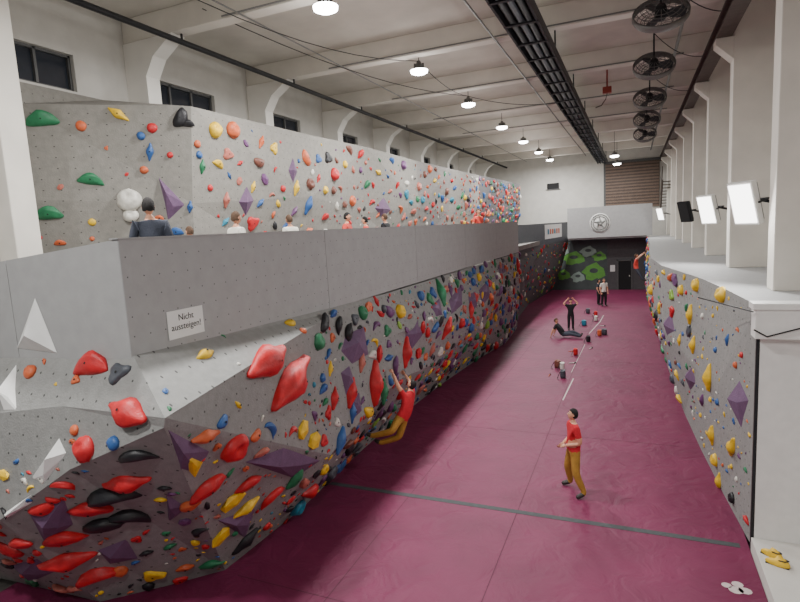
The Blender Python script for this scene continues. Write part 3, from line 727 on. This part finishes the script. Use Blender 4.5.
def person(name, T, pose=None, look=(0, 1, 0), up=(0, 0, 1), shirt='shirtr', pants='pantsm', hair='hair', longs=False, longhair=False, shoe='shoe', curl=.5, ht=1.0):
    J = {k: Vector(v)*ht for k, v in STAND.items()}
    if pose: J.update({k: Vector(v) for k, v in pose.items()})
    keys = list(J)
    bm = bmesh.new(); lay = bm.verts.layers.skin.verify()
    bv = {}
    for k in keys:
        v = bm.verts.new(T @ J[k]); bv[k] = v
        r = RAD[k]*ht
        v[lay].radius = (r, r)
        v[lay].use_root = (k == 'pel')
    for a, b2 in BON: bm.edges.new((bv[a], bv[b2]))
    me = bpy.data.meshes.new('tmp'); bm.to_mesh(me); bm.free()
    ob = bpy.data.objects.new('tmp', me); col.objects.link(ob)
    ob.modifiers.new('skin', 'SKIN').use_smooth_shade = True
    sb = ob.modifiers.new('sub', 'SUBSURF'); sb.levels = 3; sb.render_levels = 3
    dg = bpy.context.evaluated_depsgraph_get(); dg.update()
    ev = ob.evaluated_get(dg); m2 = bpy.data.meshes.new_from_object(ev)
    mb = MB()
    W = {k: T @ J[k] for k in keys}
    vs = [v.co.copy() for v in m2.vertices]
    groups = {}
    sdir = (W['spi']-W['pel']).normalized(); ndir = (W['nek']-W['che']).normalized()
    for p in m2.polygons:
        c = p.center; best = None
        for a, b2 in BON:
            A, B = W[a], W[b2]; d = B-A; t = max(0, min(1, (c-A).dot(d)/max(d.dot(d), 1e-9)))
            dist = (c-(A+d*t)).length-RAD[a]*.6*ht
            if best is None or dist < best[0]: best = (dist, a, b2, t)
        _, a, b2, t = best
        if a in ('pel', 'spi') or a in ('hL', 'hR'): k = shirt if ((c-W['pel']).dot(sdir) > -.03*ht and (a != 'hL' and a != 'hR')) else pants
        elif a in ('che', 'nek'): k = shirt if (b2 in ('sL', 'sR') or (c-W['nek']).dot(ndir) < .005) else 'skin'
        elif a in ('sL', 'sR'): k = shirt if (longs or t < .6) else 'skin'
        elif a in ('eL', 'eR'): k = shirt if (longs and t < .92) else 'skin'
        elif a in ('aL', 'aR'): k = shoe
        else: k = pants
        groups.setdefault(k, []).append(list(p.vertices))
    o0 = len(mb.v); mb.v += [tuple(v) for v in vs]
    for k, fl in groups.items():
        i = mb.mi(k)
        for q in fl: mb.f.append([o0+j for j in q]); mb.m.append(i); mb.s.append(True)
    bpy.data.objects.remove(ob); bpy.data.meshes.remove(me); bpy.data.meshes.remove(m2)
    R3 = T.to_3x3()
    F = (R3 @ Vector(look)).normalized(); U = (R3 @ Vector(up)); U = (U-F*U.dot(F)).normalized(); S = F.cross(U)
    c = W['hed']+U*.085*ht+F*.015
    HM = Matrix.Translation(c) @ Matrix((S, F, U)).transposed().to_4x4() @ Matrix.Scale(ht, 4)
    vs, fs = ico(3); out = []
    for p in vs:
        x, y, z = p.x*.076, p.y*.094, p.z*.115
        if p.z < 0: x *= 1+.28*p.z; y *= 1+.12*p.z; y += -.012*p.z*(1 if p.y > 0 else 0)
        if p.y > .85: y -= .006
        out.append((x, y, z))
    mb.add(out, fs, 'skin', True, HM)
    mb.add([(-.012, .088, .015), (.012, .088, .015), (.018, .086, -.022), (-.018, .086, -.022), (0, .116, -.018), (0, .094, .025)], [(0, 3, 4, 5), (5, 4, 2, 1), (3, 2, 4), (0, 5, 1)], 'skin', True, HM)
    for sx in (-1, 1):
        mb.ball((sx*.076, -.005, -.002), (.01, .02, .031), 'skin', 1, HM)
        mb.ball((sx*.03, .082, .016), (.014, .009, .008), 'clothw', 1, HM)
        mb.ball((sx*.03, .089, .016), (.006, .005, .006), 'hair', 1, HM)
        mb.box((sx*.03-.017, .087, .032), (sx*.03+.017, .093, .037), hair, HM)
    mb.ball((0, .083, -.052), (.024, .008, .006), 'lips', 1, HM)
    hv = []
    for p in vs:
        g = 1.1+.05*noise.noise(p*4)
        x, y, z = p.x*.076*g, p.y*.094*g, p.z*.115*g
        if longhair and p.z < 0 and p.y < .2: z *= 1.5; y -= .01
        hv.append((x, y-.006, z+.006))
    hf = []
    for q in fs:
        cc = sum((vs[i] for i in q), Vector())/3
        if cc.z > .45 or (cc.y < .1 and cc.z > (-1.1 if longhair else -.45)) or (cc.y < .45 and cc.z > .2 and abs(cc.x) > .7): hf.append(q)
    mb.add(hv, hf, hair, True, HM)
    for sd, e, w in ((-1, 'eL', 'wL'), (1, 'eR', 'wR')):
        d = (W[w]-W[e]).normalized()
        side = (d.cross(F)); side = side.normalized() if side.length > .1 else d.cross(U).normalized()
        nrm = side.cross(d).normalized()
        HH = Matrix.Translation(W[w]+d*.005) @ Matrix((side, d, nrm)).transposed().to_4x4() @ Matrix.Scale(ht, 4)
        mb.ball((0, .04, 0), (.039, .06, .019), 'skin', 2, HH)
        for i, (ox, ln) in enumerate(((-.03, .065), (-.01, .078), (.011, .074), (.03, .058))):
            pts = [(ox, .07, 0)]; ang = 0; q = Vector(pts[0])
            for j in range(3):
                ang += curl; q = q+Vector((ox*.08, math.cos(ang), math.sin(ang)))*ln*(.45, .32, .23)[j]; pts.append(tuple(q))
            mb.tube(pts, [.0095, .009, .008, .006], 'skin', 6, HH)
        tx = -sd
        mb.tube([(tx*.025, .02, .0), (tx*.05, .045, .012), (tx*.055, .07, .025), (tx*.045, .09, .035)], [.012, .011, .009, .007], 'skin', 6, HH)
    return mb.obj(name)

def TF(x, y, z, fx, fy): return Matrix.Translation((x, y, z)) @ Matrix.Rotation(math.atan2(-fx, fy), 4, 'Z')

person('standing_man', TF(-1.12, 10.98, 0, -.9, -.42),
       dict(aL=(-.27, -.12, .09), tL=(-.30, .07, .035), kL=(-.2, .03, .48), hL=(-.1, 0, .9), aR=(.30, -.04, .09), tR=(.34, .15, .035), kR=(.2, .06, .48),
            eL=(-.25, -.05, 1.12), wL=(-.08, .19, 1.04), eR=(.25, -.05, 1.12), wR=(.10, .19, 1.0)), look=(.15, 1, .22))
I4 = Matrix.Identity(4)
person('climber', I4, dict(pel=(-4.92, 11.1, 1.22), spi=(-4.84, 11.2, 1.36), che=(-4.80, 11.32, 1.56), nek=(-4.82, 11.42, 1.73), hed=(-4.84, 11.46, 1.82),
       sL=(-4.88, 11.2, 1.68), eL=(-4.98, 11.1, 1.95), wL=(-5.10, 11.12, 2.24), sR=(-4.80, 11.52, 1.62), eR=(-4.9, 11.75, 1.8), wR=(-5.12, 11.85, 2.02),
       hL=(-4.98, 11.02, 1.18), kL=(-5.0, 10.66, 1.02), aL=(-5.42, 10.52, .93), tL=(-5.57, 10.5, .98), hR=(-4.9, 11.16, 1.15), kR=(-4.98, 11.0, .76), aR=(-5.38, 10.85, .64), tR=(-5.54, 10.83, .70)),
       look=(-.7, .1, .7), up=(.5, 0, .8), curl=.8)
person('standing_woman', TF(-2.93, 28.3, 0, .3, -1), dict(eL=(-.36, .02, 1.36), wL=(-.14, -.02, 1.58), eR=(.36, .02, 1.36), wR=(.14, -.02, 1.58)), shirt='clothk', pants='clothk', longhair=True, ht=.9)
person('sitting_person', TF(-3.1, 26.4, .06, 1, -.15), dict(pel=(0, 0, .14), spi=(0, -.08, .27), che=(0, -.2, .44), nek=(0, -.3, .58), hed=(0, -.33, .66),
       sL=(-.18, -.28, .52), eL=(-.24, -.42, .28), wL=(-.25, -.5, .05), sR=(.18, -.28, .52), eR=(.24, -.42, .28), wR=(.25, -.5, .05),
       hL=(-.09, .03, .12), kL=(-.14, .43, .22), aL=(-.12, .82, .07), tL=(-.13, .87, .2), hR=(.09, .03, .12), kR=(.14, .44, .16), aR=(.13, .85, .07), tR=(.14, .9, .2)),
       shirt='clothk', pants='clothd', hair='hairb')
person('standing_boy', TF(-1.75, 36.5, 0, .6, -1), shirt='clothw', pants='clothk', hair='hairb')
person('standing_girl', TF(-2.1, 37.0, 0, 1, -.2), shirt='clothd', pants='clothk', hair='hair', longhair=True, ht=.95)
person('climber', I4, dict(pel=(.12, 34.6, 2.55), spi=(.1, 34.6, 2.7), che=(.12, 34.6, 2.92), nek=(.15, 34.6, 3.08), hed=(.16, 34.6, 3.17),
       sL=(.14, 34.78, 3.02), eL=(.25, 34.98, 3.15), wL=(.5, 34.95, 3.38), sR=(.14, 34.42, 3.02), eR=(.22, 34.2, 3.15), wR=(.5, 34.2, 3.38),
       hL=(.14, 34.69, 2.5), kL=(.25, 34.95, 2.2), aL=(.5, 34.85, 1.85), tL=(.64, 34.9, 1.83), hR=(.14, 34.51, 2.5), kR=(.3, 34.3, 2.25), aR=(.48, 34.2, 1.9), tR=(.64, 34.16, 1.88)),
       look=(.8, 0, .4), shirt='clotho', pants='clothd', hair='hairb', curl=.8)
for (nm, x, y, fx, fy, sh, pa, ha, ht, lo) in [
    ('man_in_hoodie', -6.25, 5.75, -.75, .7, 'clothd', 'clothk', 'hair', 1.04, True), ('mezzanine_climber', -7.7, 8.0, -1, .1, 'clothw', 'clothd', 'hairb', .84, True),
    ('woman_in_light_jacket', -6.7, 8.1, .3, 1, 'clothw', 'clothd', 'hairb', .96, True), ('mezzanine_climber', -7.0, 12.9, 1, .2, 'clotho', 'clothk', 'hair', .98, False),
    ('mezzanine_climber', -7.2, 15.8, -1, 0, 'clothk', 'clothd', 'hairb', .98, True), ('mezzanine_climber', -7.5, 11.0, -1, .3, 'clothw', 'clothd', 'hairb', .96, True),
    ('man_in_orange_shirt', -6.1, 22.9, .8, -.5, 'clotho', 'clothd', 'hairb', 1.08, False), ('mezzanine_climber', -7.3, 14.6, -1, -.4, 'clotho', 'clothk', 'hair', .93, False)]:
    person(nm, TF(x, y, 4.3, fx, fy), shirt=sh, pants=pa, hair=ha, longs=lo, ht=ht)

# ---------------------------------------------------------------- world
w = bpy.data.worlds.new('world'); bpy.context.scene.world = w; w.use_nodes = True
w.node_tree.nodes['Background'].inputs[0].default_value = (.93, .95, 1, 1)
w.node_tree.nodes['Background'].inputs[1].default_value = .15
